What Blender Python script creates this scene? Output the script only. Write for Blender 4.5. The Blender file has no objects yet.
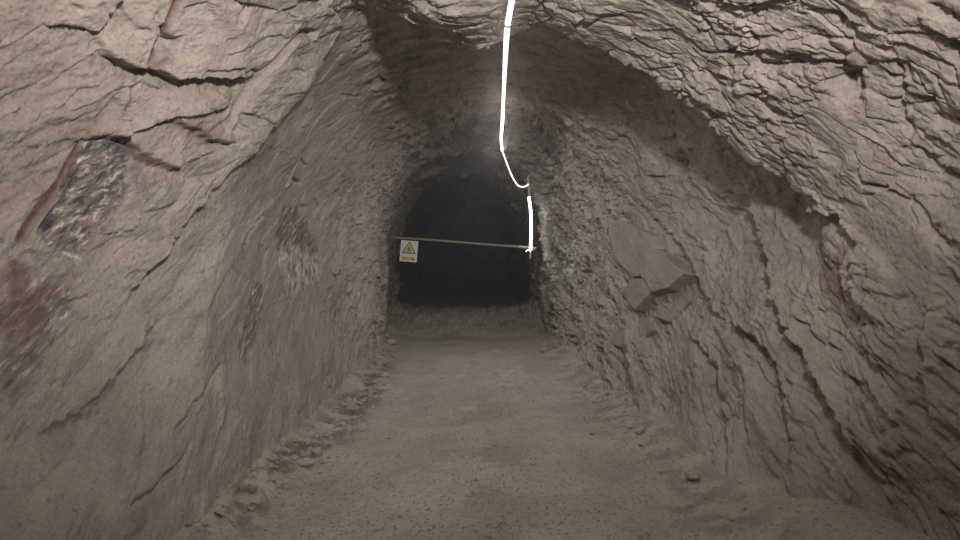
import bpy, bmesh, math, random, os
import numpy as np
from mathutils import Vector, Matrix

Q = 1.0                      # mesh fineness
rng = random.Random(7)
sc = bpy.context.scene
COL = sc.collection
F32 = np.float32

# ------------------------------------------------------------------ camera
FPX = 700.0
CAM = np.array([0.0, 0.0, 1.5])
YAW = math.atan2(17.0, FPX)          # camera looks a touch right of the drift axis
PIT = math.atan2(-18.0, FPX)         # and slightly down
_f = np.array([math.sin(YAW)*math.cos(PIT), math.cos(YAW)*math.cos(PIT), math.sin(PIT)])
_r = np.array([math.cos(YAW), -math.sin(YAW), 0.0])
_u = np.cross(_r, _f)

def ray(px, py):
    d = _f + _r*((px-480.0)/FPX) - _u*((py-270.0)/FPX)
    return d/d[1]                    # unit step in Y

def at(px, py, Y):
    return CAM + ray(px, py)*Y

cam_d = bpy.data.cameras.new('camera'); cam_o = bpy.data.objects.new('camera', cam_d)
COL.objects.link(cam_o); sc.camera = cam_o
cam_d.sensor_width = 36.0; cam_d.lens = FPX/960.0*36.0; cam_d.clip_start = 0.05
cam_o.matrix_world = Matrix(((_r[0], _u[0], -_f[0], CAM[0]), (_r[1], _u[1], -_f[1], CAM[1]),
                             (_r[2], _u[2], -_f[2], CAM[2]), (0, 0, 0, 1)))

# ------------------------------------------------------------------ noise
_nr = np.random.RandomState(11)
PERM = _nr.permutation(256).astype(np.int32)
PERM = np.concatenate([PERM, PERM, PERM])
GRAD = _nr.normal(size=(256, 3)); GRAD /= np.linalg.norm(GRAD, axis=1)[:, None]; GRAD = GRAD.astype(F32)
RND = _nr.uniform(size=(256, 6)).astype(F32)

def _chunks(fn, p, *a):
    n = len(p); st = 150000
    outs = [fn(p[i:i+st], *a) for i in range(0, n, st)]
    if isinstance(outs[0], tuple):
        return tuple(np.concatenate([o[k] for o in outs]) for k in range(len(outs[0])))
    return np.concatenate(outs)

def _perlin(p, seed):
    p = p + F32(seed*17.31)
    i = np.floor(p).astype(np.int32); f = (p - i).astype(F32)
    i &= 255
    u = f*f*f*(f*(f*6-15)+10)
    out = 0
    for dx in (0, 1):
        wx = u[:, 0] if dx else 1-u[:, 0]
        hx = PERM[(i[:, 0]+dx) & 255]
        for dy in (0, 1):
            wy = u[:, 1] if dy else 1-u[:, 1]
            hy = PERM[hx + ((i[:, 1]+dy) & 255)]
            for dz in (0, 1):
                wz = u[:, 2] if dz else 1-u[:, 2]
                h = PERM[hy + ((i[:, 2]+dz) & 255)]
                g = GRAD[h]
                out = out + wx*wy*wz*(g[:, 0]*(f[:, 0]-dx)+g[:, 1]*(f[:, 1]-dy)+g[:, 2]*(f[:, 2]-dz))
    return (out*1.6).astype(F32)

def noise(p, scale, seed=0):
    return _chunks(_perlin, (p*F32(scale)).astype(F32), seed)

def fbm(p, scale, octs=4, gain=0.5, seed=0, lac=2.03):
    a = 1.0; s = 0
    for k in range(octs):
        s = s + a*noise(p, scale, seed+k*3); a *= gain; scale *= lac
    return s

def _voro(p, seed):
    p = p + F32(seed*9.7)
    i = np.floor(p).astype(np.int32); f = (p-i).astype(F32)
    n = len(p)
    d1 = np.full(n, 9, F32); d2 = np.full(n, 9, F32); hid = np.zeros(n, np.int32); vec = np.zeros((n, 3), F32)
    for dx in (-1, 0, 1):
        hx = PERM[(i[:, 0]+dx) & 255]
        for dy in (-1, 0, 1):
            hy = PERM[hx+((i[:, 1]+dy) & 255)]
            for dz in (-1, 0, 1):
                h = PERM[hy+((i[:, 2]+dz) & 255)]
                r = RND[h]
                vx = f[:, 0]-dx-r[:, 0]; vy = f[:, 1]-dy-r[:, 1]; vz = f[:, 2]-dz-r[:, 2]
                d = vx*vx+vy*vy+vz*vz
                m = d < d1
                d2 = np.where(m, d1, np.minimum(d2, d))
                d1 = np.where(m, d, d1); hid = np.where(m, h, hid)
                vec[m, 0] = vx[m]; vec[m, 1] = vy[m]; vec[m, 2] = vz[m]
    return np.sqrt(d1), np.sqrt(d2), hid, vec

def facets(p, seed, tilt=0.8):
    """flat broken faces: each cell gets its own height and tilt. Returns height ~[-.5,.5], edge distance"""
    d1, d2, h, v = _chunks(_voro, p.astype(F32), seed)
    r = RND[(h*7+13) & 255]
    return (r[:, 3]-0.5) + tilt*((r[:, 4]-.5)*v[:, 0]+(r[:, 5]-.5)*v[:, 1]+(r[:, 0]-.5)*v[:, 2])*2, d2-d1

def sst(a, b, x):
    t = np.clip((x-a)/(b-a), 0, 1); return t*t*(3-2*t)

# ------------------------------------------------------------------ rings of the drift (measured sections)
CX, CZ = 0.15, 1.45
TH0, TH1 = -52.0, 232.0
NT = int(1000*Q)
TH = np.linspace(TH0, TH1, NT)

def ring(pts, smooth=3.0):
    a = []
    for (x, y, z) in pts:
        t = math.degrees(math.atan2(z-CZ, x-CX))
        if t < -90: t += 360
        a.append((t, math.hypot(x-CX, z-CZ), y))
    a.sort(); a = np.array(a)
    R = np.interp(TH, a[:, 0], a[:, 1]); Y = np.interp(TH, a[:, 0], a[:, 2])
    k = max(1, int(smooth/(TH1-TH0)*NT)); w = np.hanning(2*k+3); w /= w.sum()
    pad = k+1
    R = np.convolve(np.pad(R, pad, mode='edge'), w, 'valid'); Y = np.convolve(np.pad(Y, pad, mode='edge'), w, 'valid')
    return R, Y

def sec(Y, pts, **k):
    return ring([(x, Y, z) for x, z in pts], **k)

def pxr(pts, extra=(), **k):
    return ring([tuple(at(px, py, Y)) for px, py, Y in pts] + list(extra), **k)

big = [(2.7, -.5), (2.8, .6), (2.8, 1.6), (2.6, 2.6), (2.0, 3.3), (1.0, 3.8), (0, 3.95), (-1, 3.8), (-1.9, 3.3), (-2.5, 2.5), (-2.7, 1.5), (-2.6, .6), (-2.5, -.5)]
rings = []   # (name, R, Y, subdivisions to the next)
def add(name, ry, n): rings.append((name, ry[0], ry[1], max(2, int(n*Q))))
add('rear', sec(-6.0, big, smooth=10), 40)
add('A', sec(-0.5, big, smooth=10), 60)
add('B', ring([(2.3, 1.9, -.5), (2.3, 1.9, .4), (2.25, 1.9, 1.3), (2.2, 2.0, 2.1), (1.95, 2.2, 2.8), (1.4, 2.5, 3.25), (.7, 2.6, 3.45), (0, 2.6, 3.5), (-.8, 2.5, 3.45),
                (-1.7, 2.3, 3.3), (-2.5, 2.0, 2.7), (-2.75, 1.7, 1.7), (-2.3, 1.5, .8), (-1.8, 1.4, 0), (-1.7, 1.4, -.5)], smooth=10), 520)
C_BROW = [(405, 22, 5.15), (425, 36, 5.1), (450, 47, 5.1), (480, 46, 5.1), (505, 40, 5.1), (522, 32, 5.1), (545, 25, 5.1), (570, 40, 5.0), (600, 50, 5.0), (640, 70, 4.9),
          (690, 103, 4.7), (720, 128, 4.6), (760, 152, 4.4), (800, 172, 4.2), (830, 192, 4.05)]
C_LEFT = [(380, 5, 5.2), (360, 8, 5.2), (300, 85, 4.9), (245, 150, 4.6), (180, 235, 4.2), (110, 330, 3.7), (40, 430, 3.2)]
C_RIGHT = [(850, 300, 3.9), (868, 400, 3.65), (895, 490, 3.4)]
add('C', pxr(C_BROW+C_LEFT+C_RIGHT, [(1.85, 3.3, -.1), (1.75, 3.3, -.5), (-1.62, 2.9, .3), (-1.42, 2.8, -.1), (-1.35, 2.8, -.5)], smooth=1.5), 70)
add('D', ring([(1.5, 4.1, -.5), (1.52, 4.1, 0), (1.80, 4.3, .55), (2.1, 4.4, 1.2), (2.4, 4.5, 1.85), (2.25, 4.95, 2.5), (1.85, 5.3, 3.1), (1.1, 5.5, 3.55), (.4, 5.8, 3.62), (-.2, 5.8, 3.62),
               (-.65, 5.7, 3.4), (-1.05, 5.5, 2.9), (-1.35, 5.2, 2.35), (-1.55, 4.8, 1.8), (-1.56, 4.4, 1.2), (-1.46, 4.0, .5), (-1.32, 3.6, 0), (-1.25, 3.6, -.5)], smooth=6), 300)
add('E', sec(7.9, [(1.5, -.5), (1.55, 0), (1.65, .6), (1.72, 1.3), (1.68, 1.9), (1.5, 2.5), (1.1, 3.05), (.6, 3.4), (0, 3.5), (-.5, 3.35), (-.95, 2.95), (-1.25, 2.4), (-1.42, 1.8),
                   (-1.45, 1.2), (-1.4, .5), (-1.3, 0), (-1.25, -.5)], smooth=6), 170)
add('F', pxr([(420, 136, 9.9), (432, 125, 9.9), (450, 118, 9.9), (475, 116, 9.9), (505, 119, 9.9), (538, 125, 9.9), (552, 136, 9.9), (572, 172, 9.9), (586, 207, 9.9), (592, 250, 9.8), (591, 300, 9.6)],
             [(1.5, 9.5, 0), (1.45, 9.5, -.5), (-.8, 9.9, 3.0), (-1.08, 9.9, 2.6), (-1.25, 9.9, 2.0), (-1.3, 9.8, 1.3), (-1.25, 9.6, .6), (-1.2, 9.5, 0), (-1.2, 9.5, -.5)], smooth=2), 60)
add('F2', ring([(1.45, 10.6, -.5), (1.5, 10.6, 0), (1.66, 10.4, .7), (1.74, 10.4, 1.4), (1.72, 10.4, 2.1), (1.52, 10.5, 2.75), (1.15, 10.5, 3.3), (.65, 10.5, 3.62), (.05, 10.5, 3.68), (-.45, 10.6, 3.45),
                (-.9, 10.9, 2.95), (-1.2, 10.8, 2.4), (-1.32, 10.8, 1.7), (-1.3, 10.7, 1.2), (-1.27, 10.6, .6), (-1.22, 10.6, 0), (-1.2, 10.6, -.5)], smooth=4), 90)
G_PX = [(395, 345, 12.5), (391, 318, 12.5), (391, 290, 12.5), (393, 255, 12.5), (396, 225, 12.5), (402, 200, 12.5), (411, 181, 12.5), (426, 165, 12.5), (446, 157, 12.5), (466, 154, 12.5), (486, 156, 12.5),
        (502, 163, 12.5), (516, 173, 12.5), (528, 187, 12.5), (537, 207, 12.5), (540, 235, 12.5), (540, 270, 12.5), (541, 300, 12.5), (543, 335, 12.5)]
add('G', pxr(G_PX, [(1.4, 12.5, -.5), (-1.15, 12.5, -.5)], smooth=1.5), 40)
add('H', sec(13.1, [(1.5, -.5), (1.5, 0), (1.55, 1), (1.5, 2), (1.2, 2.8), (.7, 3.25), (.05, 3.4), (-.6, 3.25), (-1.05, 2.8), (-1.35, 2), (-1.4, 1), (-1.35, 0), (-1.3, -.5)]), 60)
add('I', sec(15.2, [(1.4, -.5), (1.42, 0), (1.46, 1), (1.35, 2), (1.05, 2.7), (.6, 3.1), (.05, 3.25), (-.5, 3.15), (-.95, 2.75), (-1.3, 2), (-1.38, 1), (-1.35, 0), (-1.3, -.5)]), 40)
add('J', sec(24.5, [(1.4, -.5), (1.42, 0), (1.46, 1), (1.35, 2), (1.05, 2.7), (.6, 3.1), (.05, 3.25), (-.5, 3.15), (-.95, 2.75), (-1.3, 2), (-1.38, 1), (-1.35, 0), (-1.3, -.5)]), 2)

RK = np.array([r[1] for r in rings]); YK = np.array([r[2] for r in rings])

def base_R(theta, Y):
    j = np.clip((theta-TH0)/(TH1-TH0)*(NT-1), 0, NT-1); j = int(round(j))
    return np.interp(Y, YK[:, j], RK[:, j])

def hit(px, py, y0=1.2, y1=30.0):
    """first point where the line of sight meets the drift's section, and its direction into the air"""
    d = ray(px, py); Y = y0
    while Y < y1:
        p = CAM + d*Y
        dx, dz = p[0]-CX, p[2]-CZ
        t = math.degrees(math.atan2(dz, dx))
        if t < -90: t += 360
        if math.hypot(dx, dz) > base_R(t, Y): return p
        Y += 0.01
    return CAM + d*y1

# ------------------------------------------------------------------ loft
rows_R, rows_Y, rows_k = [], [], []
for k in range(len(rings)-1):
    n = rings[k][3]
    for q in range(n):
        t = q/n
        rows_R.append(RK[k]*(1-t)+RK[k+1]*t); rows_Y.append(YK[k]*(1-t)+YK[k+1]*t); rows_k.append(k+t)
rows_R.append(RK[-1]); rows_Y.append(YK[-1]); rows_k.append(len(rings)-1)
GR = np.array(rows_R); GY = np.array(rows_Y); GK = np.array(rows_k)
NR = len(GR)
th = np.radians(TH)
P = np.stack([CX+GR*np.cos(th)[None], GY, CZ+GR*np.sin(th)[None]], -1).astype(F32)     # NR x NT x 3

def normals(P):
    du = np.gradient(P, axis=0); dv = np.gradient(P, axis=1)
    n = np.cross(du, dv)
    n /= np.maximum(np.linalg.norm(n, axis=-1, keepdims=True), 1e-9)
    # point into the air
    c = np.stack([CX-P[..., 0], 0*P[..., 1], CZ-P[..., 2]], -1)
    s = np.sign((n*c).sum(-1, keepdims=True)); s[s == 0] = 1
    flip = np.sign(s.mean())
    return (n*flip).astype(F32)

def blur(a, k, axis):
    w = np.hanning(2*k+3)[1:-1]; w /= w.sum()
    pad = [(0, 0)]*a.ndim; pad[axis] = (k, k)
    b = np.pad(a, pad, mode='edge'); o = 0
    n = a.shape[axis]
    for i, wi in enumerate(w):
        sl = [slice(None)]*a.ndim; sl[axis] = slice(i, i+n)
        o = o + wi*b[tuple(sl)]
    return o

N0 = normals(P)
N0 = blur(blur(N0, 12, 0), 12, 1); N0 /= np.linalg.norm(N0, axis=-1, keepdims=True)
N0 = N0.astype(F32)
p = P.reshape(-1, 3); n0 = N0.reshape(-1, 3)
TT = np.broadcast_to(TH[None], (NR, NT)).reshape(-1).astype(F32)
KK = np.broadcast_to(GK[:, None], (NR, NT)).reshape(-1).astype(F32)
YY = p[:, 1]
kC = [r[0] for r in rings].index('C')

# bedding: planes that dip towards the camera
NB = np.array([0.12, -0.52, 0.84]); NB /= np.linalg.norm(NB)
TB = np.array([0, 0.84, 0.52]); TB = TB - NB*TB.dot(NB); TB /= np.linalg.norm(TB)
SB = np.cross(NB, TB)
def bedded(p, ss, st, sn):
    """coordinates along strike, along dip and across the beds, scaled"""
    return np.stack([p@SB.astype(F32)*F32(ss), p@TB.astype(F32)*F32(st), p@NB.astype(F32)*F32(sn)], -1)

# region weights
wR = 1-sst(78, 100, TT)                          # right side and right roof
wL = sst(112, 128, TT)
near = 1-sst(kC-0.02, kC+0.25, KK)                  # chamber in front of the brow
far = sst(6, 9, YY)
deep = sst(12.3, 12.8, YY)
upL = wL*near*sst(170, 130, TT) if False else wL*near*(1-sst(168, 200, TT))
lowL = wL*(1-near*(1-sst(168, 200, TT)))
low = np.maximum(1-sst(-25, 0, TT), sst(185, 215, TT))   # foot of the walls

warp = np.stack([fbm(p, 1.1, 3, seed=1), fbm(p, 1.1, 3, seed=21), fbm(p, 1.1, 3, seed=41)], -1)
pw = p + 0.10*warp

big_ = fbm(p, 0.55, 3, seed=60)
mid_ = fbm(bedded(pw, 1.0, .8, 2.0), 1.0, 4, seed=70)
f1, e1 = facets(bedded(pw, 1.5, 1.6, 5.0), 3)            # big blocks
f2, e2 = facets(bedded(pw, 5.0, 4.5, 13.0), 5)           # hand sized plates
f3, e3 = facets(bedded(p+.05*warp, 13.0, 11.0, 32.0), 8)   # chips
fine = fbm(p, 9.0, 4, seed=80)
amt = sst(-.35, .45, fbm(p, .9, 2, seed=90))             # where the rock is ragged
amt2 = sst(-.3, .4, fbm(p, 1.7, 2, seed=95))

rib = 1-np.abs(noise(bedded(p+.12*warp, .8, .30, 2.2), 1.0, 65))*2
D = 0.05*big_
ck2 = np.exp(-(e2/.07)**2)*sst(-.1, .35, fbm(p, 2.6, 2, seed=97)); ck3 = np.exp(-(e3/.09)**2)*sst(0, .4, fbm(p, 4.0, 2, seed=98))
upR = sst(12, 40, TT)
D += wR*(0.035*mid_ + .055*rib*(1-.7*upR) + (.022+.006*upR)*f1 + (0.012+.020*amt+.005*upR)*f2 + (.005+.014*amt2)*f3 - .020*ck2*(1+.9*upR) - .012*ck3*amt2*(1+upR))
D += upL*(0.03*mid_ + 0.042*f1 + (.006+.022*amt)*f2 + (.002+.008*amt2)*f3 - .010*ck2*amt)
D += lowL*(0.014*mid_ + 0.012*f1 + .004*amt*f2 + .0018*amt2*f3)
mc = np.clip(1-wR-wL, 0, 1)
D += mc*(0.06*mid_ + 0.09*f1 + .04*f2 + .012*f3)
D += .005*fine*(1+far)*(1-.4*lowL)
D += far*(0.06*f1+0.06*f2+.03*f3)*(.35+.5*sst(9, 10, YY))
near_strip = np.exp(-((p[:, 0]-.33)/.22)**2)*(p[:, 2] > 2.4)
D *= 1-.75*near_strip
portal = sst(11.6, 12.3, YY)*(1-sst(12.7, 13.1, YY))
D = D*(1-.3*portal) - (.04+.05*sst(120, 150, TT))*portal

# ------------------------------------------------------------------ measured features of the rock faces
SS = np.radians(TT)*F32(1.9)
def sy(px, py):
    q = hit(px, py); t = math.degrees(math.atan2(q[2]-CZ, q[0]-CX))
    if t < -90: t += 360
    return math.radians(t)*1.9, q[1]
def near_idx(pts, w):
    a = np.array(pts)
    return np.nonzero((SS > a[:, 0].min()-w) & (SS < a[:, 0].max()+w) & (YY > a[:, 1].min()-w) & (YY < a[:, 1].max()+w))[0]
WS = noise(p, 9.0, 201)*F32(.6)+noise(p, 25.0, 202)*F32(.3); WY = noise(p, 9.0, 203)*F32(.6)+noise(p, 25.0, 204)*F32(.3)
def line(pix, w, rough=.02, hi=None):
    pts = [sy(*q) for q in pix]
    ix = near_idx(pts, w)
    s_ = SS[ix]+WS[ix]*rough; y_ = YY[ix]+WY[ix]*rough
    L = [math.hypot(pts[i+1][0]-pts[i][0], pts[i+1][1]-pts[i][1]) for i in range(len(pts)-1)]; tot = sum(L) or 1
    best = np.full(len(ix), 9., F32); sg = np.ones(len(ix), F32); tt = np.zeros(len(ix), F32); acc = 0
    hs = 1
    for i in range(len(L)):
        ax, ay = pts[i]; bx, by = pts[i+1]; dx, dy = bx-ax, by-ay; l2 = max(dx*dx+dy*dy, 1e-9)
        t = np.clip(((s_-ax)*dx+(y_-ay)*dy)/l2, 0, 1)
        d = np.hypot(s_-ax-t*dx, y_-ay-t*dy)
        m = d < best
        best = np.where(m, d, best); sg = np.where(m, np.sign(dx*(y_-ay)-dy*(s_-ax)), sg); tt = np.where(m, (acc+t*L[i])/tot, tt)
        acc += L[i]
    if hi is not None:
        h = sy(*hi); bd = 9e9
        for i in range(len(L)):
            ax, ay = pts[i]; bx, by = pts[i+1]; dx, dy = bx-ax, by-ay; l2 = max(dx*dx+dy*dy, 1e-9)
            t = min(max(((h[0]-ax)*dx+(h[1]-ay)*dy)/l2, 0), 1); d = math.hypot(h[0]-ax-t*dx, h[1]-ay-t*dy)
            if d < bd: bd = d; hs = np.sign(dx*(h[1]-ay)-dy*(h[0]-ax)) or 1
        sg = sg*hs
    return ix, best, sg, tt
def crack(pix, width=.02, depth=.05, rough=.03):
    ix, d, _, t = line(pix, width*3+.1, rough)
    D[ix] -= depth*np.exp(-(d/width)**2)*sst(-.02, .12, t)*(1-sst(.88, 1.02, t))*(.7+.5*WS[ix])
def step(pix, hi, h=.08, fall=.35, groove=.03, edge=.02, rough=.04, gw=.08):
    ix, d, sg, t = line(pix, fall*2.5, rough, hi)
    tp = sst(-.02, .15, t)*(1-sst(.85, 1.02, t))
    sd = d*sg
    D[ix] += tp*(h*sst(-edge, edge, sd)*np.exp(-np.maximum(sd, 0)/fall) - groove*np.exp(-(np.maximum(-sd, 0)/gw)**2)*(sd < edge)*sst(-edge, edge, edge-sd))
def inside(pix, feather=.04, rough=.06):
    """soft mask of a polygon on the rock face"""
    pts = [sy(*q) for q in pix]; ix = near_idx(pts, feather*2+rough)
    s_ = SS[ix]+WS[ix]*rough; y_ = YY[ix]+WY[ix]*rough
    ins = np.zeros(len(ix), bool); best = np.full(len(ix), 9., F32)
    n = len(pts)
    for i in range(n):
        ax, ay = pts[i]; bx, by = pts[(i+1) % n]; dx, dy = bx-ax, by-ay
        c = ((ay > y_) != (by > y_)) & (s_ < (bx-ax)*(y_-ay)/((by-ay) if abs(by-ay) > 1e-9 else 1e-9)+ax)
        ins ^= c
        t = np.clip(((s_-ax)*dx+(y_-ay)*dy)/max(dx*dx+dy*dy, 1e-9), 0, 1)
        best = np.minimum(best, np.hypot(s_-ax-t*dx, y_-ay-t*dy))
    return ix, sst(-feather, feather, np.where(ins, best, -best))
MIN = np.zeros(len(p), F32); RED = np.zeros(len(p), F32); PALE = np.zeros(len(p), F32); GREY = np.zeros(len(p), F32)
def paint(A, pix, v=1., feather=.04, rough=.06):
    ix, m = inside(pix, feather, rough); A[ix] = np.maximum(A[ix], m*v); return ix, m
def paint_line(A, pix, width, v=1., rough=.03):
    ix, d, _, t = line(pix, width*3, rough)
    A[ix] = np.maximum(A[ix], v*np.exp(-(d/width)**2)*sst(-.02, .1, t)*(1-sst(.9, 1.02, t)))
def flatten(pix, k=.8, rough=.03, off=0.):
    ix, m = inside(pix, .04, rough); D[ix] = D[ix]*(1-k*m) + m*(np.mean(D[ix])*k+off)

def cast(pix, r=.03, depth=.03):
    """half of a drill hole left in the rock: a clean straight channel"""
    ix, d, _, t = line(pix, r*4, .004)
    m = (1-sst(r*1.1, r*2.2, d))*sst(-.02, .05, t)*(1-sst(.95, 1.02, t))
    c = np.polyfit(t[m > .3], D[ix][m > .3], 1)
    D[ix] = D[ix]*(1-m)+m*(np.polyval(c, t)-depth*np.sqrt(np.clip(1-(d/r)**2, 0, 1)))
# mineral faces of the left side
ix, m = paint(MIN, [(94, 139), (126, 138), (134, 150), (128, 190), (98, 235), (75, 264), (32, 234), (60, 190)], 1, .015, .025)
D[ix] = D[ix]*(1-.6*m)+m*(.6*np.mean(D[ix])-.03)
ix, m = paint(MIN, [(134, 150), (150, 160), (168, 168), (150, 205), (120, 215), (128, 185)], .35, .08, .08)
paint(MIN, [(-5, 250), (30, 262), (60, 285), (66, 312), (42, 345), (18, 392), (-5, 402)], .8, .06, .10)
paint(RED, [(-5, 270), (25, 275), (45, 300), (35, 335), (-5, 350)], .6, .08, .12)
paint(MIN, [(282, 203), (296, 205), (318, 252), (316, 278), (300, 292), (286, 302), (279, 268), (274, 235)], .9, .05, .08)
paint(PALE, [(274, 250), (298, 246), (318, 256), (318, 278), (288, 300)], .8, .05, .08)
paint(MIN, [(254, 278), (264, 282), (262, 320), (246, 364), (240, 360), (246, 318)], .8, .03, .06)
paint(MIN, [(150, 340), (165, 335), (160, 348), (145, 355)], .7, .03, .06)
paint(MIN, [(263, 148), (276, 132), (272, 150)], .8, .03, .05)
paint(MIN, [(256, 165), (262, 158), (258, 175)], .6, .03, .05)
# reddish drill-hole casts and edges
for ln in ([(179, -2), (165, 24), (142, 64)], [(94, 139), (60, 185), (8, 248)]):
    cast(ln, .024, .03); paint_line(RED, ln, .02, 1, .01)
paint(RED, [(143, 64), (160, 52), (164, 56), (150, 66)], .8, .02, .03)
paint(PALE, [(62, 252), (82, 251), (80, 262), (64, 263)], .9, .02, .03)
paint(RED, [(168, 112), (190, 116), (214, 134), (205, 142), (175, 132)], .35, .04, .06)
paint(RED, [(180, 84), (205, 78), (214, 84), (190, 96)], .25, .04, .06)
paint(RED, [(128, 140), (140, 152), (174, 171), (150, 164), (136, 158)], .9, .02, .02)  # brown-red face with the ledge's shadow painted into it
step([(124, 138), (138, 150), (173, 172)], (160, 150), .04, .3, .015, .012, .02)
step([(92, 139), (108, 136), (128, 139)], (110, 125), .05, .3, .02, .012, .02)
for ln in ([(299, 27), (256, 72), (228, 116), (214, 128)], [(120, 102), (98, 126)], [(247, 3), (236, 18)]):
    cast(ln, .036, .03)
# ledges and cracks, upper left
step([(97, 30), (107, 56), (120, 63), (143, 66), (170, 76), (250, 74)], (130, 40), .07, .5, .06, .012, .03)
step([(165, 108), (185, 128), (215, 141), (232, 140)], (200, 115), .05, .3, .02, .015, .04)
for ln in ([(98, 2), (118, 16), (140, 38)], [(118, 0), (132, 22), (146, 34)], [(60, -2), (80, 11)], [(236, 112), (239, 128), (252, 132)], [(286, 70), (300, 71)], [(284, 6), (290, 26)],
           [(190, 70), (230, 66), (258, 70)], [(155, 12), (165, 40)]):
    crack(ln, .013, .05)
for ln in ([(156, 38), (175, 47)], [(296, 29), (312, 34)]):
    crack(ln, .035, .14, .03)
# edge where the chamber turns into the drift
step([(352, 20), (300, 88), (243, 156), (180, 232), (120, 315)], (200, 120), .06, .35, .02, .02, .04)
# left wall of the drift
for ln in ([(223, 362), (196, 406), (174, 444)], [(195, 440), (178, 470), (128, 510)], [(262, 215), (248, 232), (243, 245)], [(300, 158), (306, 166)], [(326, 130), (350, 112)], [(318, 205), (306, 222)],
           [(343, 96), (362, 96)], [(290, 178), (300, 184)]):
    crack(ln, .013, .055)
step([(168, 312), (133, 358), (89, 410), (27, 448)], (110, 350), .04, .4, .02, .02, .05)
step([(318, 95), (298, 150), (282, 178)], (270, 120), .03, .4, .01, .02, .05)
step([(268, 345), (285, 385), (282, 420)], (255, 390), .04, .4, .02, .02, .05)
# ribs of the right wall: the camera side of each line stands proud
step([(745, 180), (764, 215), (783, 285), (812, 345), (850, 408), (884, 480), (905, 530)], (860, 330), .11, .8, .06, .02, .05, .12)
step([(735, 325), (762, 340), (788, 374), (794, 440), (788, 545)], (830, 420), .07, .4, .05, .015, .04)
step([(693, 333), (718, 368), (726, 440), (724, 500)], (745, 420), .05, .35, .03, .015, .04)
step([(640, 190), (664, 215), (690, 250), (712, 300), (735, 330)], (740, 250), .05, .4, .03, .015, .05)
step([(810, 190), (858, 215), (880, 245), (884, 290), (915, 325)], (930, 250), .07, .4, .04, .015, .04)
step([(864, 250), (868, 295), (895, 340), (905, 380)], (905, 300), .06, .25, .05, .012, .04)
step([(946, 300), (950, 370), (952, 440)], (958, 360), .04, .3, .06, .012, .02)
for ln in ([(697, 54), (754, 55), (761, 67), (812, 68)], [(751, 28), (758, 46), (757, 56)], [(835, 28), (838, 12)], [(880, 75), (900, 90)], [(930, 2), (962, 12)], [(893, 60), (898, 120), (910, 140)],
           [(688, 58), (700, 72), (730, 78)], [(895, 295), (935, 300)], [(920, 155), (945, 172), (960, 178)], [(868, 150), (880, 175), (925, 200), (950, 235)]):
    crack(ln, .016, .055)
crack([(832, 82), (845, 79), (862, 90)], .05, .20, .06)
crack([(694, 162), (676, 166), (664, 160)], .06, .15, .06)
flatten([(845, 192), (925, 212), (958, 262), (945, 325), (905, 268), (872, 222)], .8)
flatten([(820, 95), (850, 105), (870, 140), (850, 160), (810, 120)], .7)
paint(RED, [(838, 258), (860, 250), (866, 300), (852, 310), (842, 290)], .55, .05, .06)
# dried pale crust and damp grey rock round the inner portal
rim = sst(8.6, 10.2, YY)*(1-sst(12.7, 13.3, YY))
nz = fbm(p, 3.2, 4, seed=230)
PALE = np.maximum(PALE, rim*sst(-.15, .25, nz)*sst(9.6, 11.0, YY)*(1-sst(40, 70, TT))*sst(-40, -10, TT))
PALE = np.maximum(PALE, rim*sst(.0, .4, nz)*sst(11.8, 12.3, YY)*.9)
PALE = np.maximum(PALE, rim*sst(.1, .5, nz)*sst(120, 140, TT)*.5)
GREY = np.maximum(GREY, sst(9.2, 10.4, YY)*sst(-.5, .1, nz+wR*.4)*.6)
GREY = np.maximum(GREY, sst(12.6, 13.2, YY)*.8)
p1 = p + n0*D[:, None]
P1 = p1.reshape(NR, NT, 3)

# ------------------------------------------------------------------ materials
def nt(m):
    m.use_nodes = True; t = m.node_tree; t.nodes.clear()
    o = t.nodes.new('ShaderNodeOutputMaterial'); b = t.nodes.new('ShaderNodeBsdfPrincipled')
    t.links.new(b.outputs[0], o.inputs[0]); return t, b

def lin(c):
    return tuple((v/255/12.92 if v/255 <= .04045 else ((v/255+.055)/1.055)**2.4) for v in c)+(1,)

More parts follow.
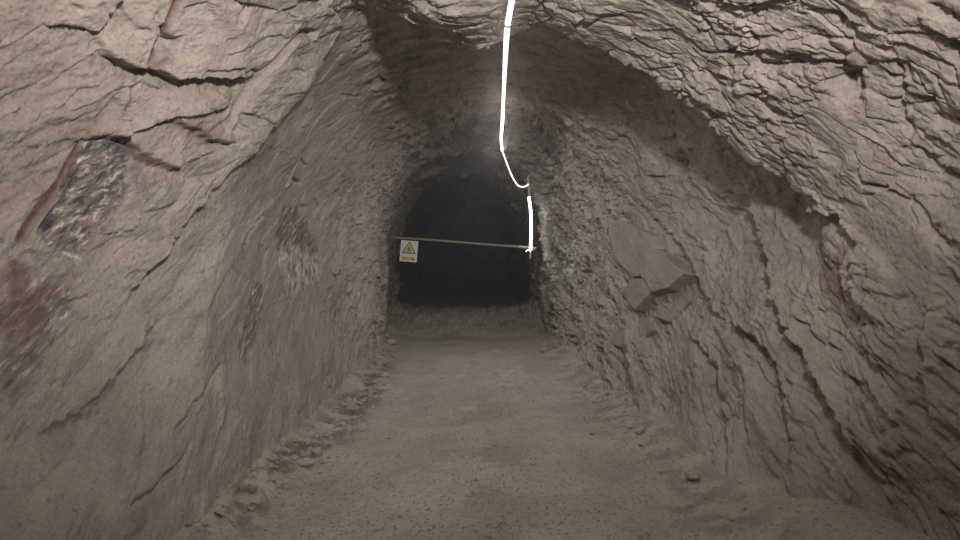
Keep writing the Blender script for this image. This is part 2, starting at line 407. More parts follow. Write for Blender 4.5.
def rock_mat(name, c0, c1, bump=.35, scale=1.0, ridged=False):
    m = bpy.data.materials.new(name); t, b = nt(m); L = t.links.new; N = t.nodes.new
    tc = N('ShaderNodeTexCoord')
    a = N('ShaderNodeTexNoise'); a.inputs['Scale'].default_value = 1.6*scale; a.inputs['Detail'].default_value = 8; a.inputs['Roughness'].default_value = .62
    L(tc.outputs['Object'], a.inputs['Vector'])
    r = N('ShaderNodeValToRGB'); r.color_ramp.elements[0].position = .32; r.color_ramp.elements[1].position = .68
    r.color_ramp.elements[0].color = c0; r.color_ramp.elements[1].color = c1
    L(a.outputs['Fac'], r.inputs['Fac'])
    s = N('ShaderNodeTexNoise'); s.inputs['Scale'].default_value = 60*scale; s.inputs['Detail'].default_value = 4
    L(tc.outputs['Object'], s.inputs['Vector'])
    sr = N('ShaderNodeMapRange'); sr.inputs['From Min'].default_value = .25; sr.inputs['From Max'].default_value = .75; sr.inputs['To Min'].default_value = .82; sr.inputs['To Max'].default_value = 1.15
    L(s.outputs['Fac'], sr.inputs['Value'])
    mx = N('ShaderNodeMix'); mx.data_type = 'RGBA'; mx.blend_type = 'MULTIPLY'; mx.inputs['Factor'].default_value = 1
    L(r.outputs['Color'], mx.inputs['A']); L(sr.outputs['Result'], mx.inputs['B'])
    col = mx.outputs['Result']
    b.inputs['Roughness'].default_value = .9
    b.inputs['Specular IOR Level'].default_value = .25
    h = N('ShaderNodeTexNoise'); h.inputs['Scale'].default_value = 28*scale; h.inputs['Detail'].default_value = 6; h.inputs['Roughness'].default_value = .6
    L(tc.outputs['Object'], h.inputs['Vector'])
    bu = N('ShaderNodeBump'); bu.inputs['Strength'].default_value = bump; bu.inputs['Distance'].default_value = .03
    if ridged:
        mp = N('ShaderNodeMapping'); mp.vector_type = 'TEXTURE'; mp.inputs['Rotation'].default_value = (math.radians(31.8), 0, 0); mp.inputs['Scale'].default_value = (.055, .10, .030)
        L(tc.outputs['Object'], mp.inputs['Vector'])
        rn = N('ShaderNodeTexNoise'); rn.noise_type = 'RIDGED_MULTIFRACTAL'; rn.inputs['Scale'].default_value = 1; rn.inputs['Detail'].default_value = 5; rn.inputs['Roughness'].default_value = .55
        L(mp.outputs[0], rn.inputs['Vector'])
        b2 = N('ShaderNodeBump'); b2.inputs['Strength'].default_value = .45; b2.inputs['Distance'].default_value = .012; b2.invert = True
        L(rn.outputs['Fac'], b2.inputs['Height']); L(b2.outputs['Normal'], bu.inputs['Normal'])
    L(h.outputs['Fac'], bu.inputs['Height']); L(bu.outputs['Normal'], b.inputs['Normal'])
    L(col, b.inputs['Base Color'])
    return m, t, b, col

def mixc(t, fac, a, b):
    m = t.nodes.new('ShaderNodeMix'); m.data_type = 'RGBA'
    t.links.new(fac, m.inputs['Factor'])
    for k, v in (('A', a), ('B', b)):
        if isinstance(v, tuple): m.inputs[k].default_value = v
        else: t.links.new(v, m.inputs[k])
    return m.outputs['Result']
def streaks(t, scale, rot, stops):
    N = t.nodes.new
    tc = N('ShaderNodeTexCoord'); mp = N('ShaderNodeMapping'); mp.vector_type = 'TEXTURE'; mp.inputs['Rotation'].default_value = rot; mp.inputs['Scale'].default_value = tuple(1/v for v in scale)
    t.links.new(tc.outputs['Object'], mp.inputs['Vector'])
    n = N('ShaderNodeTexNoise'); n.inputs['Scale'].default_value = 1; n.inputs['Detail'].default_value = 7; n.inputs['Roughness'].default_value = .65; n.inputs['Distortion'].default_value = .6
    t.links.new(mp.outputs[0], n.inputs['Vector'])
    r = N('ShaderNodeValToRGB')
    while len(r.color_ramp.elements) < len(stops): r.color_ramp.elements.new(.5)
    for e, (q, c) in zip(r.color_ramp.elements, stops): e.position = q; e.color = c
    t.links.new(n.outputs['Fac'], r.inputs['Fac'])
    return r.outputs['Color'], n.outputs['Fac']
MROCK = rock_mat('dusty_rock', lin((147, 135, 124)), lin((169, 157, 146)), .55, 1.0, True)[0]
def dress(m):
    t = m.node_tree; b = next(n for n in t.nodes if n.type == 'BSDF_PRINCIPLED'); col = b.inputs['Base Color'].links[0].from_socket
    st1, f1_ = streaks(t, (7, 1.3, 10), (math.radians(31.8), 0, 0), [(.30, (.66, .63, .60, 1)), (.50, (.95, .95, .95, 1)), (.70, (1.12, 1.12, 1.13, 1))])
    st2, f2_ = streaks(t, (30, 7, 40), (math.radians(31.8), 0, 0), [(.33, (.55, .53, .52, 1)), (.42, (.97, .97, .97, 1)), (.7, (1.04, 1.04, 1.04, 1))])
    for q_ in (st1, st2):
        mm = t.nodes.new('ShaderNodeMix'); mm.data_type = 'RGBA'; mm.blend_type = 'MULTIPLY'; mm.inputs['Factor'].default_value = .8
        t.links.new(col, mm.inputs['A']); t.links.new(q_, mm.inputs['B']); col = mm.outputs['Result']
    at_ = t.nodes.new('ShaderNodeAttribute'); at_.attribute_name = 'patch'
    sp = t.nodes.new('ShaderNodeSeparateColor'); t.links.new(at_.outputs['Color'], sp.inputs[0])
    grey, _ = streaks(t, (2.5, 2.5, 2.5), (0, 0, 0), [(.35, lin((126, 121, 113))), (.65, lin((156, 150, 141)))])
    col = mixc(t, at_.outputs['Alpha'], col, grey)
    mn, _ = streaks(t, (26, 7, 40), (math.radians(31.8), 0, 0), [(.36, lin((66, 64, 63))), (.48, lin((106, 100, 97))), (.56, lin((142, 124, 117))), (.66, lin((204, 198, 190)))])
    col = mixc(t, sp.outputs[0], col, mn)
    rd, _ = streaks(t, (9, 9, 9), (0, 0, 0), [(.35, lin((84, 60, 54))), (.7, lin((124, 92, 80)))])
    col = mixc(t, sp.outputs[1], col, rd)
    pl, _ = streaks(t, (8, 8, 8), (0, 0, 0), [(.36, lin((88, 83, 77))), (.47, lin((150, 144, 136))), (.62, lin((206, 200, 192)))])
    col = mixc(t, sp.outputs[2], col, pl)
    t.links.new(col, b.inputs['Base Color'])
dress(MROCK)
def dress_floor(m):
    t = m.node_tree; b = next(n for n in t.nodes if n.type == 'BSDF_PRINCIPLED'); col = b.inputs['Base Color'].links[0].from_socket
    N = t.nodes.new; L = t.links.new
    at_ = N('ShaderNodeAttribute'); at_.attribute_name = 'patch'
    sp = N('ShaderNodeSeparateColor'); L(at_.outputs['Color'], sp.inputs[0])
    pl, _ = streaks(t, (9, 5, 9), (0, 0, 0), [(.35, lin((146, 139, 129))), (.65, lin((190, 185, 175)))])
    col = mixc(t, sp.outputs[2], col, pl)
    br, _ = streaks(t, (26, 26, 26), (0, 0, 0), [(.35, lin((118, 106, 92))), (.65, lin((150, 137, 120)))])
    col = mixc(t, sp.outputs[1], col, br)
    dk, _ = streaks(t, (12, 12, 12), (0, 0, 0), [(.35, lin((74, 71, 64))), (.65, lin((118, 112, 101)))])
    col = mixc(t, sp.outputs[0], col, dk)
    # small stones lying in the dust
    tc = N('ShaderNodeTexCoord'); vo = N('ShaderNodeTexVoronoi'); vo.inputs['Scale'].default_value = 38; L(tc.outputs['Object'], vo.inputs['Vector'])
    th_ = N('ShaderNodeSeparateColor'); L(vo.outputs['Color'], th_.inputs[0])
    r1 = N('ShaderNodeMapRange'); r1.inputs['From Min'].default_value = .66; r1.inputs['From Max'].default_value = .9; L(th_.outputs[0], r1.inputs['Value'])
    r2 = N('ShaderNodeMapRange'); r2.inputs['From Min'].default_value = .45; r2.inputs['From Max'].default_value = .25; L(vo.outputs['Distance'], r2.inputs['Value'])
    mu = N('ShaderNodeMath'); mu.operation = 'MULTIPLY'; L(r1.outputs[0], mu.inputs[0]); L(r2.outputs[0], mu.inputs[1])
    cr = N('ShaderNodeValToRGB'); cr.color_ramp.elements[0].color = lin((102, 93, 82)); cr.color_ramp.elements[1].color = lin((150, 142, 128)); L(th_.outputs[1], cr.inputs[0])
    mf = N('ShaderNodeMath'); mf.operation = 'MULTIPLY'; mf.inputs[1].default_value = .75; L(mu.outputs[0], mf.inputs[0])
    col = mixc(t, mf.outputs[0], col, cr.outputs[0])
    bu = next(n for n in t.nodes if n.type == 'BUMP')
    ad = N('ShaderNodeMath'); ad.operation = 'ADD'; L(bu.inputs['Height'].links[0].from_socket, ad.inputs[0]); L(mu.outputs[0], ad.inputs[1]); L(ad.outputs[0], bu.inputs['Height'])
    L(col, b.inputs['Base Color'])
MFLOOR = rock_mat('gravel_floor', lin((150, 141, 127)), lin((172, 163, 148)), bump=.5)[0]
dress_floor(MFLOOR)
MDARK = rock_mat('shade_dark_rock', lin((80, 76, 72)), lin((112, 106, 100)))[0]  # rock colour darkened to stand in for deep shade at the far end

def grid_mesh(name, P, mat, flip=False, kind='structure'):
    nr, nc = P.shape[:2]
    me = bpy.data.meshes.new(name)
    v = np.ascontiguousarray(P.reshape(-1, 3), F32)
    me.vertices.add(len(v)); me.vertices.foreach_set('co', v.ravel())
    idx = np.arange(nr*nc, dtype=np.int32).reshape(nr, nc)
    q = np.stack([idx[:-1, :-1], idx[1:, :-1], idx[1:, 1:], idx[:-1, 1:]], -1).reshape(-1, 4)
    if flip: q = q[:, ::-1]
    nf = len(q)
    me.loops.add(nf*4); me.loops.foreach_set('vertex_index', np.ascontiguousarray(q).ravel())
    me.polygons.add(nf); me.polygons.foreach_set('loop_start', np.arange(0, nf*4, 4, dtype=np.int32))
    me.update(calc_edges=True)
    me.materials.append(mat)
    o = bpy.data.objects.new(name, me); COL.objects.link(o); o['kind'] = kind
    return o

iC0 = int(np.searchsorted(TH, 62)); iC1 = int(np.searchsorted(TH, 122))
for nm, a, b_ in (('wall_right', 0, iC0), ('ceiling', iC0, iC1), ('wall_left', iC1, NT-1)):
    o = grid_mesh(nm, P1[:, a:b_+1], MROCK, flip=False)
    at_ = o.data.color_attributes.new('patch', 'FLOAT_COLOR', 'POINT')
    c = np.stack([MIN, RED, PALE, GREY], -1).reshape(NR, NT, 4)[:, a:b_+1].reshape(-1)
    at_.data.foreach_set('color', np.ascontiguousarray(c, F32))

# ------------------------------------------------------------------ floor
fx = np.linspace(-3.2, 3.2, int(700*Q))
fy = [-6.2]
while fy[-1] < 25: fy.append(fy[-1] + max(.0045, abs(max(fy[-1], 2.6))*.0042 if fy[-1] > 2.5 else .08)/Q)
fy = np.array(fy)
FX, FY = np.meshgrid(fx, fy)
fp = np.stack([FX, FY, 0*FX], -1).reshape(-1, 3).astype(F32)
X, Y = fp[:, 0], fp[:, 1]
def floor_h(fp):
    X, Y = fp[:, 0], fp[:, 1]
    n1 = fbm(fp, .8, 3, seed=120)
    h = .022*n1
    tl = 1-sst(-1.45, -1.0, X+.12*n1)
    tr = sst(1.0, 1.9, X+.12*n1)
    h = h + .12*tl + .20*tr
    h = h - .02*np.exp(-((X-.45)/.22)**2) - .02*np.exp(-((X+.55)/.22)**2)      # wheel tracks
    h = h + .36*sst(12.2, 13.6, Y+.25*n1)*(1-.6*sst(14.0, 16, Y))
    return h, tl, tr
H, tl, tr = floor_h(fp)
H = H + .008*fbm(fp, 6, 4, seed=130)*(1+tl)
g1, ge = facets(np.stack([X*14, Y*14, 0*X], -1), 31)
g2, ge = facets(np.stack([X*30, Y*22, 0*X], -1), 33)
rubx = -1.06-.22*(1-sst(4, 6, Y))
rub = np.clip(np.exp(-((X-rubx+.10*fbm(fp, 1.5, 2, seed=160))/.17)**2)*sst(3, 4, Y)*(1-sst(9.5, 11, Y)) + .5*np.exp(-((X-1.4)/.25)**2), 0, 1)
H = H + (.003+.030*rub)*np.maximum(g1, -.1) + (.003+.012*rub)*g2
berm = sst(12.4, 13.0, Y)
H = H + berm*(.07*g1+.03*g2)
fp[:, 2] = H
NFY, NFX = len(fy), len(fx)
FLOOR = grid_mesh('floor', fp.reshape(NFY, NFX, 3), MFLOOR, flip=True)
fn = fbm(fp, 1.3, 4, seed=140); fn2 = fbm(fp*F32(1), 5, 4, seed=150)
fpale = sst(.0, .5, fn2+.6*fn)*np.exp(-((X-.50)/.33)**2)*sst(6.5, 8.2, Y)*(1-sst(11.4, 12.6, Y))
fpale = np.maximum(fpale, .45*sst(.1, .6, fn)*sst(5, 7, Y))
fbrown = np.clip(sst(-.15, .35, fn+.5*fn2)*np.exp(-((X-.22)/.32)**2)*(1-sst(6.5, 8, Y)), 0, 1)*.65
fbrown = np.maximum(fbrown, .5*sst(.1, .5, fn2)*rub)
fdark = np.clip(berm*.3 + .85*rub*sst(-.2, .3, fn2), 0, 1)  # berm's darker mud, plus rubble crevice shade painted into the colour
fa = FLOOR.data.color_attributes.new('patch', 'FLOAT_COLOR', 'POINT')
fa.data.foreach_set('color', np.ascontiguousarray(np.stack([fdark, fbrown, fpale, 0*fn], -1), F32).ravel())
FZ = H.reshape(NFY, NFX)
def ground(x, y):
    i = min(max(int(np.searchsorted(fy, y)), 0), NFY-1); j = min(max(int(np.searchsorted(fx, x)), 0), NFX-1)
    return float(FZ[i, j])

# rear and far ends
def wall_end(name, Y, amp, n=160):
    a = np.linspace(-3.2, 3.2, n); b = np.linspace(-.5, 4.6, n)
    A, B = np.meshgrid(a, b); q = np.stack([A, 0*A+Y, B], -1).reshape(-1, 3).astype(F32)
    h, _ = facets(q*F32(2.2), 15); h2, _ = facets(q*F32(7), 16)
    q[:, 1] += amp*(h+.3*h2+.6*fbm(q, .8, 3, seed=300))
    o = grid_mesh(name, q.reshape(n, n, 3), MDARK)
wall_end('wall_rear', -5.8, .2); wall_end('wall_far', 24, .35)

# ------------------------------------------------------------------ light
def area(name, loc, tgt, sx, sy, pw, col=(1, .97, .93)):
    l = bpy.data.lights.new(name, 'AREA'); l.shape = 'RECTANGLE'; l.size = sx; l.size_y = sy; l.energy = pw; l.color = col
    o = bpy.data.objects.new(name, l); COL.objects.link(o); o.location = loc
    o.rotation_euler = (Vector(tgt)-Vector(loc)).to_track_quat('-Z', 'Y').to_euler()
def point(name, loc, pw, r=.1, col=(1, .97, .93)):
    l = bpy.data.lights.new(name, 'POINT'); l.energy = pw; l.shadow_soft_size = r; l.color = col
    o = bpy.data.objects.new(name, l); COL.objects.link(o); o.location = loc
def spot(name, loc, tgt, pw, ang, r=.06, col=(1, .955, .9)):
    l = bpy.data.lights.new(name, 'SPOT'); l.energy = pw; l.spot_size = math.radians(ang); l.spot_blend = 1; l.shadow_soft_size = r; l.color = col
    o = bpy.data.objects.new(name, l); COL.objects.link(o); o.location = loc
    o.rotation_euler = (Vector(tgt)-Vector(loc)).to_track_quat('-Z', 'Y').to_euler()
spot('chamber_floodlight', (.52, .3, 2.84), (-.22, 5, 4.15), 1270, 130, .13, (1, .985, .97))
area('strip_output', (.30, 2.6, 3.12), (.30, 2.9, 0), .03, 3.0, 16, (1, .985, .96))
area('strip_output', (.27, 6.8, 3.02), (.27, 6.8, 0), .03, 3.0, 30, (1, .99, .97))
area('strip_output', (.42, 9.6, 2.98), (.42, 9.6, 0), .03, 1.6, 32, (1, .99, .97))

EM = bpy.data.materials.new('lit_tube'); EM.use_nodes = True
t = EM.node_tree; t.nodes.clear(); o_ = t.nodes.new('ShaderNodeOutputMaterial'); e_ = t.nodes.new('ShaderNodeEmission')
e_.inputs['Strength'].default_value = 2.6; e_.inputs['Color'].default_value = (1, .98, .96, 1); t.links.new(e_.outputs[0], o_.inputs[0])

def tube(name, pts, r, mat, parent=None, seg=10, sub=6):
    pts = [Vector(q) for q in pts]
    # catmull-rom
    out = []
    for i in range(len(pts)-1):
        p0 = pts[max(i-1, 0)]; p1_ = pts[i]; p2 = pts[i+1]; p3 = pts[min(i+2, len(pts)-1)]
        for s in range(sub):
            t = s/sub
            out.append(.5*((2*p1_)+(p2-p0)*t+(2*p0-5*p1_+4*p2-p3)*t*t+(3*p1_-p0-3*p2+p3)*t**3))
    out.append(pts[-1])
    bm = bmesh.new(); rings_ = []
    for i, c in enumerate(out):
        d = (out[min(i+1, len(out)-1)]-out[max(i-1, 0)]).normalized()
        a = d.cross(Vector((1, .1, .2))).normalized(); b = d.cross(a)
        rings_.append([bm.verts.new(c+(a*math.cos(2*math.pi*k/seg)+b*math.sin(2*math.pi*k/seg))*r) for k in range(seg)])
    for i in range(len(rings_)-1):
        for k in range(seg):
            f = bm.faces.new((rings_[i][k], rings_[i][(k+1) % seg], rings_[i+1][(k+1) % seg], rings_[i+1][k])); f.smooth = True
    bm.faces.new(rings_[0][::-1]); bm.faces.new(rings_[-1])
    bmesh.ops.recalc_face_normals(bm, faces=bm.faces)
    me = bpy.data.meshes.new(name); bm.to_mesh(me); bm.free(); me.materials.append(mat)
    o = bpy.data.objects.new(name, me); COL.objects.link(o)
    if parent: o.parent = parent; o.matrix_parent_inverse = parent.matrix_world.inverted()
    return o
def plain(name, c, rough=.6, metal=0., spec=.3, noise_amt=.12):
    m = bpy.data.materials.new(name); t, b = nt(m)
    n = t.nodes.new('ShaderNodeTexNoise'); n.inputs['Scale'].default_value = 22; n.inputs['Detail'].default_value = 5
    tc = t.nodes.new('ShaderNodeTexCoord'); t.links.new(tc.outputs['Object'], n.inputs['Vector'])
    k = 1-noise_amt
    t.links.new(mixc(t, n.outputs['Fac'], (c[0]*k, c[1]*k, c[2]*k, 1), tuple(min(1, v*(1+noise_amt)) for v in c[:3])+(1,)), b.inputs['Base Color'])
    b.inputs['Roughness'].default_value = rough; b.inputs['Metallic'].default_value = metal; b.inputs['Specular IOR Level'].default_value = spec
    return m
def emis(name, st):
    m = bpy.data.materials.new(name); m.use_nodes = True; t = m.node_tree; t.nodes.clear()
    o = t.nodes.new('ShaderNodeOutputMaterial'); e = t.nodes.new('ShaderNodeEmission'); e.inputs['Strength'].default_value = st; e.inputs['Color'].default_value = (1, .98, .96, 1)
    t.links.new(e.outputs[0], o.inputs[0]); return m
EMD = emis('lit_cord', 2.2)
M_WIRE = plain('galvanised_wire', lin((120, 118, 112)), .5, .6)
M_DARK = plain('black_rubber', lin((38, 36, 35)))
M_PINK = plain('faded_pink_plastic', lin((208, 176, 164)), .5)
M_CLEAR = plain('white_plastic', lin((214, 212, 206)), .4)
M_POLE = plain('dusty_steel_pipe', lin((150, 142, 128)), .6, .2, .3, .25)
M_SIGN = plain('white_sign_board', lin((214, 212, 204)), .5, 0, .3, .06)
M_YEL = plain('sign_yellow', lin((196, 184, 84)), .5, 0, .3, .08)
M_BLK = plain('sign_black', lin((40, 40, 30)), .5)

def empty(name, loc, label, cat, group=None):
    o = bpy.data.objects.new(name, None); COL.objects.link(o); o.location = loc; o.empty_display_size = .1
    bpy.context.view_layer.update()
    o['label'] = label; o['category'] = cat
    if group: o['group'] = group
    return o
def mesh_obj(name, bm, mat, parent=None, smooth=False):
    bmesh.ops.recalc_face_normals(bm, faces=bm.faces)
    if smooth:
        for f in bm.faces: f.smooth = True
    me = bpy.data.meshes.new(name); bm.to_mesh(me); bm.free(); me.materials.append(mat)
    o = bpy.data.objects.new(name, me); COL.objects.link(o)
    if parent is not None: o.parent = parent; o.matrix_parent_inverse = parent.matrix_world.inverted()
    return o
def loop_pts(c, r, ax, n=14, squash=1.):
    a = Vector(ax).normalized(); u = a.cross(Vector((.3, .2, 1))).normalized(); v = a.cross(u)
    return [Vector(c)+u*r*math.cos(2*math.pi*i/n)+v*r*squash*math.sin(2*math.pi*i/n) for i in range(n+1)]

# ---- the light strip
_h0 = hit(509, 2); _h1 = hit(507, 18)
A0 = Vector(_h0)+Vector((0, -.10, -.09)); A1 = Vector(_h1)+Vector((0, -.09, -.06))
KN = Vector(at(503, 108, 8.4)); KE = Vector(at(502, 150, 11.7))
S0 = Vector(at(529, 197, 12.15)); S1 = Vector(at(530.5, 251, 12.15))
LS = empty('light_strip', A1, 'glowing white light strip along the tunnel roof and down beside the portal', 'light strip')
tube('light_tube', [(.30, -4.5, 3.55), (.32, 0, 3.5), (.33, 2.6, 3.28), A0, A1, at(506, 45, 5.15), at(504.5, 75, 6.7), KN], .019, EM, LS)
tube('light_tube', [KN, at(502.4, 122, 9.4), at(501.2, 138, 10.7), KE], .019, emis('lit_tube_mid', 7), LS)
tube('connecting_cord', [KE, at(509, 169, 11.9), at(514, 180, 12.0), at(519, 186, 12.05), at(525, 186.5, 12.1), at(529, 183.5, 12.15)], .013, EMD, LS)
tube('light_tube', [S0, at(531, 215, 12.15), at(531, 232, 12.15), S1], .022, emis('lit_tube_end', 13), LS)
tube('plug', [at(529.5, 180, 12.15), at(529, 186, 12.15), at(529.3, 190, 12.15)], .026, M_PINK, LS)['label'] = 'faded pink plug'
tube('plug_sleeve', [at(529.3, 189.5, 12.15), S0], .021, M_PINK, LS)
tube('hanging_hook', [at(534, 178, 12.1), at(532, 176, 12.05), at(529.5, 176, 12.0), at(528, 179, 11.98), at(529, 183, 11.98)], .026, plain('grey_hook', lin((176, 170, 162)), .5), LS)
tube('tie', loop_pts(at(530.3, 241, 12.15), .03, (0, .1, 1)), .007, M_DARK, LS)
tube('tie', loop_pts(at(530.5, 250.5, 12.15), .032, (0, .1, 1)), .010, M_CLEAR, LS)
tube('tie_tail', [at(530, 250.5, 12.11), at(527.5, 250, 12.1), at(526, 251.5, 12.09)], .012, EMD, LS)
tube('tie_tail', [at(530.5, 251, 12.11), at(533.5, 249.5, 12.1), at(535, 248.5, 12.1)], .009, M_CLEAR, LS)
tube('end_cap', [S1, at(530.2, 258.5, 12.15)], .017, M_CLEAR, LS)
bw = tube('hanging_wire', loop_pts(A1, .034, (0, 1, -.3)), .006, M_WIRE, LS)
tube('hanging_wire', [A1+Vector((.02, -.03, .02)), A1+Vector((.05, -.03, .03)), A1+Vector((.04, -.02, .09)), A1+Vector((.03, .06, .14))], .005, M_WIRE, LS)
tube('hanging_wire', [A1+Vector((-.03, -.03, 0)), A1+Vector((-.06, -.03, .005)), A1+Vector((-.05, -.02, .035))], .005, M_WIRE, LS)

# ---- barrier pole, its anchor ring
P0 = Vector(at(398, 237.8, 12.42)); P1_ = Vector(at(528.6, 247.6, 12.30))
BP = empty('barrier_pole', (P0+P1_)/2, 'thin pale steel pole barring the dark tunnel mouth at chest height', 'barrier pole')
tube('pole', [P0+(P0-P1_)*.028, P0, (P0*2+P1_)/3+Vector((0, 0, .006)), (P0+P1_*2)/3, P1_, P1_+(P1_-P0)*.06], .021, M_POLE, BP)
tube('pole_sleeve', [P1_+(P0-P1_)*.085, P1_+(P0-P1_)*.01], .027, M_POLE, BP)
tube('lashing', loop_pts(P1_+(P1_-P0)*.012, .03, (1, 0, 0)), .009, M_WIRE, BP)
RG = empty('anchor_ring', at(397, 246, 12.4), 'small dark iron ring hanging on the rock left of the warning sign', 'ring')
tube('ring', loop_pts(at(396.3, 251.5, 12.4), .055, (.35, 1, 0)), .014, M_WIRE, RG)
tube('strap', [at(398.8, 240, 12.42), at(397, 243.5, 12.38), at(396.6, 248.5, 12.38)], .022, M_DARK, RG)['label'] = 'black rubber strap'

# ---- warning sign
SW, SH = .302, .372
SG = bpy.data.objects.new('warning_sign', None); COL.objects.link(SG)
SG.location = at(408.9, 251.2, 12.33); SG.rotation_euler = (math.radians(90-3), math.radians(5), 0)
SG.rotation_euler = (Matrix.Rotation(math.radians(4), 3, 'Z') @ Matrix.Rotation(math.radians(5), 3, 'Y') @ Matrix.Rotation(math.radians(87), 3, 'X')).to_euler()
SG['label'] = 'white warning sign with yellow triangle hanging from the pole'; SG['category'] = 'warning sign'
bpy.context.view_layer.update()
def local(name, bm, mat, parent=SG):
    bmesh.ops.recalc_face_normals(bm, faces=bm.faces)
    me = bpy.data.meshes.new(name); bm.to_mesh(me); bm.free(); me.materials.append(mat)
    o = bpy.data.objects.new(name, me); COL.objects.link(o); o.parent = parent; return o
def poly(bm, pts, z0, z1):
    a = [bm.verts.new((x, y, z0)) for x, y in pts]; b = [bm.verts.new((x, y, z1)) for x, y in pts]
    bm.faces.new(a[::-1]); bm.faces.new(b)
    for i in range(len(pts)): bm.faces.new((a[i], a[(i+1) % len(pts)], b[(i+1) % len(pts)], b[i]))
def rrect(w, h, r, cx=0, cy=0, n=4):
    o = []
    for qx, qy, a0 in ((1, 1, 0), (-1, 1, 90), (-1, -1, 180), (1, -1, 270)):
        for i in range(n+1):
            a = math.radians(a0+90*i/n); o.append((cx+qx*(w/2-r)+r*math.cos(a), cy+qy*(h/2-r)+r*math.sin(a)))
    return o
bm = bmesh.new(); poly(bm, rrect(SW, SH, .008), -.004, 0); BOARD = local('board', bm, M_SIGN)
def tri(r, cy=0., rnd=.1):
    o = []
    for k in range(3):
        a = math.radians(90+120*k)
        for j in (-1, 0, 1):
            o.append(((r-r*rnd*(1 if j else .55))*math.cos(a)+r*rnd*.9*j*-math.sin(a), cy+(r-r*rnd*(1 if j else .55))*math.sin(a)+r*rnd*.9*j*math.cos(a)))
    return o
TY = .032
bm = bmesh.new(); poly(bm, tri(.142, TY), .0002, .001); TB_ = local('triangle_border', bm, M_BLK)
bm = bmesh.new(); poly(bm, tri(.116, TY), .0011, .0018); TF = local('triangle_field', bm, M_YEL)
bm = bmesh.new()      # person falling: head, trunk, flung arms and legs
def bar(ax, ay, bx, by, w0, w1):
    d = Vector((bx-ax, by-ay)).normalized(); n = Vector((-d.y, d.x))
    poly(bm, [(ax+n.x*w0, ay+n.y*w0+TY), (ax-n.x*w0, ay-n.y*w0+TY), (bx-n.x*w1, by-n.y*w1+TY), (bx+n.x*w1, by+n.y*w1+TY)], .0019, .0026)
poly(bm, [(-.012+.011*math.cos(i*math.pi/5), TY+.042+.011*math.sin(i*math.pi/5)) for i in range(10)], .0019, .0026)
bar(-.008, .032, .006, -.008, .010, .011); bar(-.006, .026, -.036, .006, .005, .004); bar(-.002, .026, .024, .022, .005, .004); bar(.006, -.004, .036, -.028, .008, .005)
bar(.002, -.004, -.004, -.034, .008, .005); bar(-.004, -.034, .012, -.044, .005, .004); bar(-.040, -.040, .046, -.046, .003, .003)
local('pictogram', bm, M_BLK, TF)
bm = bmesh.new(); poly(bm, rrect(.232, .058, .004, 0, -.133), .0002, .001); CP = local('caption_panel', bm, M_YEL)
cu = bpy.data.curves.new('caption', 'FONT'); cu.body = '当心坠落'; cu.size = .050; cu.align_x = 'CENTER'; cu.align_y = 'CENTER'; cu.extrude = .0004; cu.space_character = 1.12; cu.offset = .0006
fd = os.path.join(bpy.utils.resource_path('LOCAL'), 'datafiles', 'fonts', 'Noto Sans CJK Regular.woff2')
tmp = bpy.data.objects.new('caption_curve', cu); COL.objects.link(tmp); bpy.context.view_layer.update()
tm = bpy.data.meshes.new_from_object(tmp.evaluated_get(bpy.context.evaluated_depsgraph_get())); bpy.data.objects.remove(tmp)
tm.name = 'caption'; tm.materials.clear(); tm.materials.append(M_BLK)
co = bpy.data.objects.new('caption', tm); COL.objects.link(co); co.parent = CP; co.location = (0, -.133, .0014)
for sx in (-.1, .1):
    w_ = tube('hanger_wire', loop_pts((sx, SH/2+.032, -.065), .058, (1, 0, 0)), .004, M_WIRE)
    w_.parent = SG

# ---- jutting slabs of the right wall
WR = bpy.data.objects['wall_right']
def slab(pix, out, back=.3, tilt=(0, 0, 0)):
    pts = [hit(*q) for q in pix]; c = sum(pts)/len(pts)
    n = np.array([CX-c[0], -.55, .25]); n /= np.linalg.norm(n)
    # best plane through the outline, kept flat
    A = np.array(pts)-c; _, _, vt = np.linalg.svd(A); pn = vt[2]; pn = pn if pn.dot(n) > 0 else -pn
    pn = pn+np.array(tilt); pn /= np.linalg.norm(pn)
    bm = bmesh.new(); front = []
    for q in pts:
        d = q-CAM; d /= np.linalg.norm(d); den = d.dot(pn)
        k = (c+pn*out-CAM).dot(pn)/den
        f = CAM+d*k; bm.verts.new(f)
        bm.verts.new(c+(f-c)*1.12-pn*(back+out))
    r = bmesh.ops.convex_hull(bm, input=bm.verts)
    bmesh.ops.delete(bm, geom=[g for g in r['geom_interior'] if isinstance(g, bmesh.types.BMVert)], context='VERTS')
    bmesh.ops.dissolve_limit(bm, angle_limit=.12, verts=bm.verts, edges=bm.edges)
    bmesh.ops.bevel(bm, geom=bm.edges[:], offset=.012, segments=2, affect='EDGES', profile=.6)
    bmesh.ops.triangulate(bm, faces=bm.faces)
    for _ in range(3): bmesh.ops.subdivide_edges(bm, edges=[e for e in bm.edges if e.calc_length() > .05], cuts=1, use_grid_fill=True)
    vs = np.array([v.co[:] for v in bm.verts], F32); h = fbm(vs, 6, 4, seed=400)
    bm.normal_update()
    for v, hh in zip(bm.verts, h): v.co += v.normal*float(hh)*.010
    o = mesh_obj('rock_slab', bm, MROCK, WR)
    ca = o.data.color_attributes.new('patch', 'FLOAT_COLOR', 'POINT'); ca.data.foreach_set('color', np.tile(np.array([0, 0, 0, .35], F32), len(o.data.vertices)))
    return o
slab([(607, 221), (630, 224), (650, 236), (656, 248), (644, 275), (632, 277), (614, 257)], .15)
slab([(655, 250), (668, 260), (684, 273), (667, 288), (652, 292), (641, 276)], .18)
slab([(630, 279), (643, 278), (652, 291), (634, 310), (622, 293)], .14)
slab([(614, 319), (640, 312), (653, 330), (632, 351), (611, 344)], .04)
slab([(660, 292), (684, 276), (690, 300), (672, 322), (655, 318)], .06)

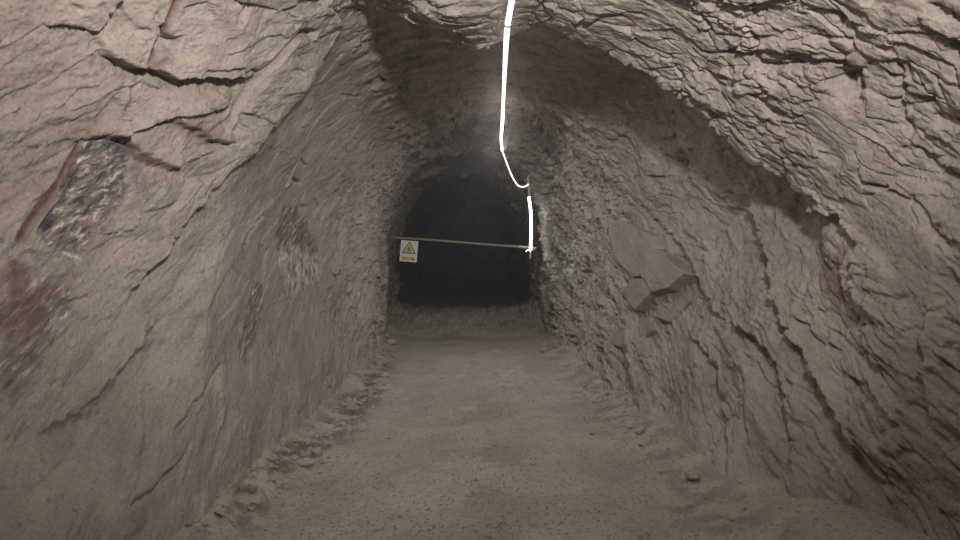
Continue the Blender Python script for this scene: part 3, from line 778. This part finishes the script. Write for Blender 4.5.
# ---- loose stones
def stone_mesh(name, seed, flat=.65):
    r = random.Random(seed); bm = bmesh.new()
    for _ in range(16):
        v = Vector((r.gauss(0, 1), r.gauss(0, 1), r.gauss(0, 1))).normalized()*r.uniform(.75, 1)
        bm.verts.new((v.x, v.y*r.uniform(.7, 1), v.z*flat))
    g = bmesh.ops.convex_hull(bm, input=bm.verts)
    bmesh.ops.delete(bm, geom=[x for x in g['geom_interior'] if isinstance(x, bmesh.types.BMVert)], context='VERTS')
    bmesh.ops.bevel(bm, geom=bm.edges[:], offset=.08, segments=1, affect='EDGES')
    me = bpy.data.meshes.new(name); bmesh.ops.recalc_face_normals(bm, faces=bm.faces); bm.to_mesh(me); bm.free(); me.materials.append(MSTONE); return me
MSTONE = rock_mat('loose_stone', lin((142, 132, 119)), lin((170, 160, 147)), .12, 2.0)[0]
SM = [stone_mesh('loose_stone', 40+i, .5+.08*(i % 5)) for i in range(9)]
TAKEN = []
def free(x, y, r): return all((x-a)**2+(y-b)**2 > (r+c)**2 for a, b, c in TAKEN)
def stone(x, y, sz, label, group=None):
    if not free(x, y, sz*1.1): return None
    TAKEN.append((x, y, sz*1.25))
    o = bpy.data.objects.new('loose_stone', SM[rng.randrange(9)]); COL.objects.link(o)
    o.scale = (sz*rng.uniform(.8, 1.25), sz*rng.uniform(.8, 1.2), sz*rng.uniform(.7, 1)); o.rotation_euler = (rng.uniform(-.4, .4), rng.uniform(-.4, .4), rng.uniform(0, 6.28))
    o.location = (x, y, ground(x, y)+sz*.24); o['label'] = label; o['category'] = 'stone'
    if group: o['group'] = group
    return o
def on_floor(px, py):
    d = ray(px, py); Y = 1.
    while Y < 18:
        q = CAM+d*Y
        if q[2] < ground(q[0], q[1]): return q
        Y += .01
    return q
for px, py, sz, lb in ((248, 492, .08, 'large pale stone in the rubble at the near end of the left wall foot'), (306, 468, .07, 'pale rounded stone in the rubble along the left wall, behind the largest one'),
                       (318, 455, .06, 'flattish stone at the floor side of the rubble, nearer the track than its neighbours'), (692, 481, .06, 'stone lying alone on the dust at the near foot of the right wall'),
                       (391, 344, .10, 'pale stone at the left foot of the dark tunnel mouth'), (545, 352, .09, 'pale stone at the right foot of the dark tunnel mouth'), (640, 433, .06, 'small pale stone at the top of the rubble under the right wall')):
    q = on_floor(px, py); o = stone(q[0], q[1], sz, lb)
    o.data = SM[(px+py) % 9]; o.rotation_euler = (.06, .05, px*.37); o.scale = (sz*1.1, sz, sz*1.1); o.location.z = ground(q[0], q[1])+sz*.38
for i in range(330):
    t = rng.random()**1.2; y = 3.5+6.8*t; x = -1.06-.22*(1-min(1, max(0, (y-4)/2)))+rng.gauss(0, .10)
    stone(x, y, .018+.03*rng.random()**2.2, 'small loose stone in the rubble strip along the foot of the left wall', 'loose stones along the left wall')
for i in range(90):
    t = rng.random(); y = 4.6+3.2*t; x = 1.40+rng.gauss(0, .13)
    stone(x, y, .014+.024*rng.random()**2.2, 'small loose stone in the rubble at the foot of the right wall', 'loose stones along the right wall')
# gravel: crumbs nobody could count
bm = bmesh.new()
for i in range(5200):
    y = 3.0+9*rng.random()**1.5; x = rng.uniform(-1.0, 1.25); r = rng.uniform(.003, .0085)*(1 if rng.random() < .93 else 1.8)
    z = ground(x, y)+r*.3
    if rng.random() < .35: x = .22+rng.gauss(0, .22)
    z = ground(x, y)+r*.3
    if not free(x, y, r*1.3): continue
    vs = [bm.verts.new((x+r*dx*rng.uniform(.6, 1.2), y+r*dy*rng.uniform(.6, 1.2), z+r*dz*rng.uniform(.5, 1))) for dx, dy, dz in ((1, 0, 0), (-1, 0, 0), (0, 1, 0), (0, -1, 0), (0, 0, 1))]
    for a, b_, c in ((0, 2, 4), (2, 1, 4), (1, 3, 4), (3, 0, 4)): bm.faces.new((vs[a], vs[b_], vs[c]))
gv = mesh_obj('gravel', bm, rock_mat('gravel_crumbs', lin((116, 107, 95)), lin((158, 149, 135)), .1, 2.0)[0]); gv['kind'] = 'stuff'; gv['label'] = 'fine gravel scattered over the tunnel floor'; gv['category'] = 'gravel'

w = bpy.data.worlds.new('world'); sc.world = w; w.use_nodes = True
w.node_tree.nodes['Background'].inputs[0].default_value = (0, 0, 0, 1)
vs_ = w.node_tree.nodes.new('ShaderNodeVolumeScatter'); vs_.inputs['Density'].default_value = .0065; vs_.inputs['Color'].default_value = (.95, .95, .97, 1); vs_.inputs['Anisotropy'].default_value = .3
w.node_tree.links.new(vs_.outputs[0], w.node_tree.nodes['World Output'].inputs['Volume'])
sc.view_settings.view_transform = 'Standard'; sc.view_settings.look = 'None'; sc.view_settings.gamma = 1
sc.view_settings.use_curve_mapping = False; sc.view_settings.exposure = -.45
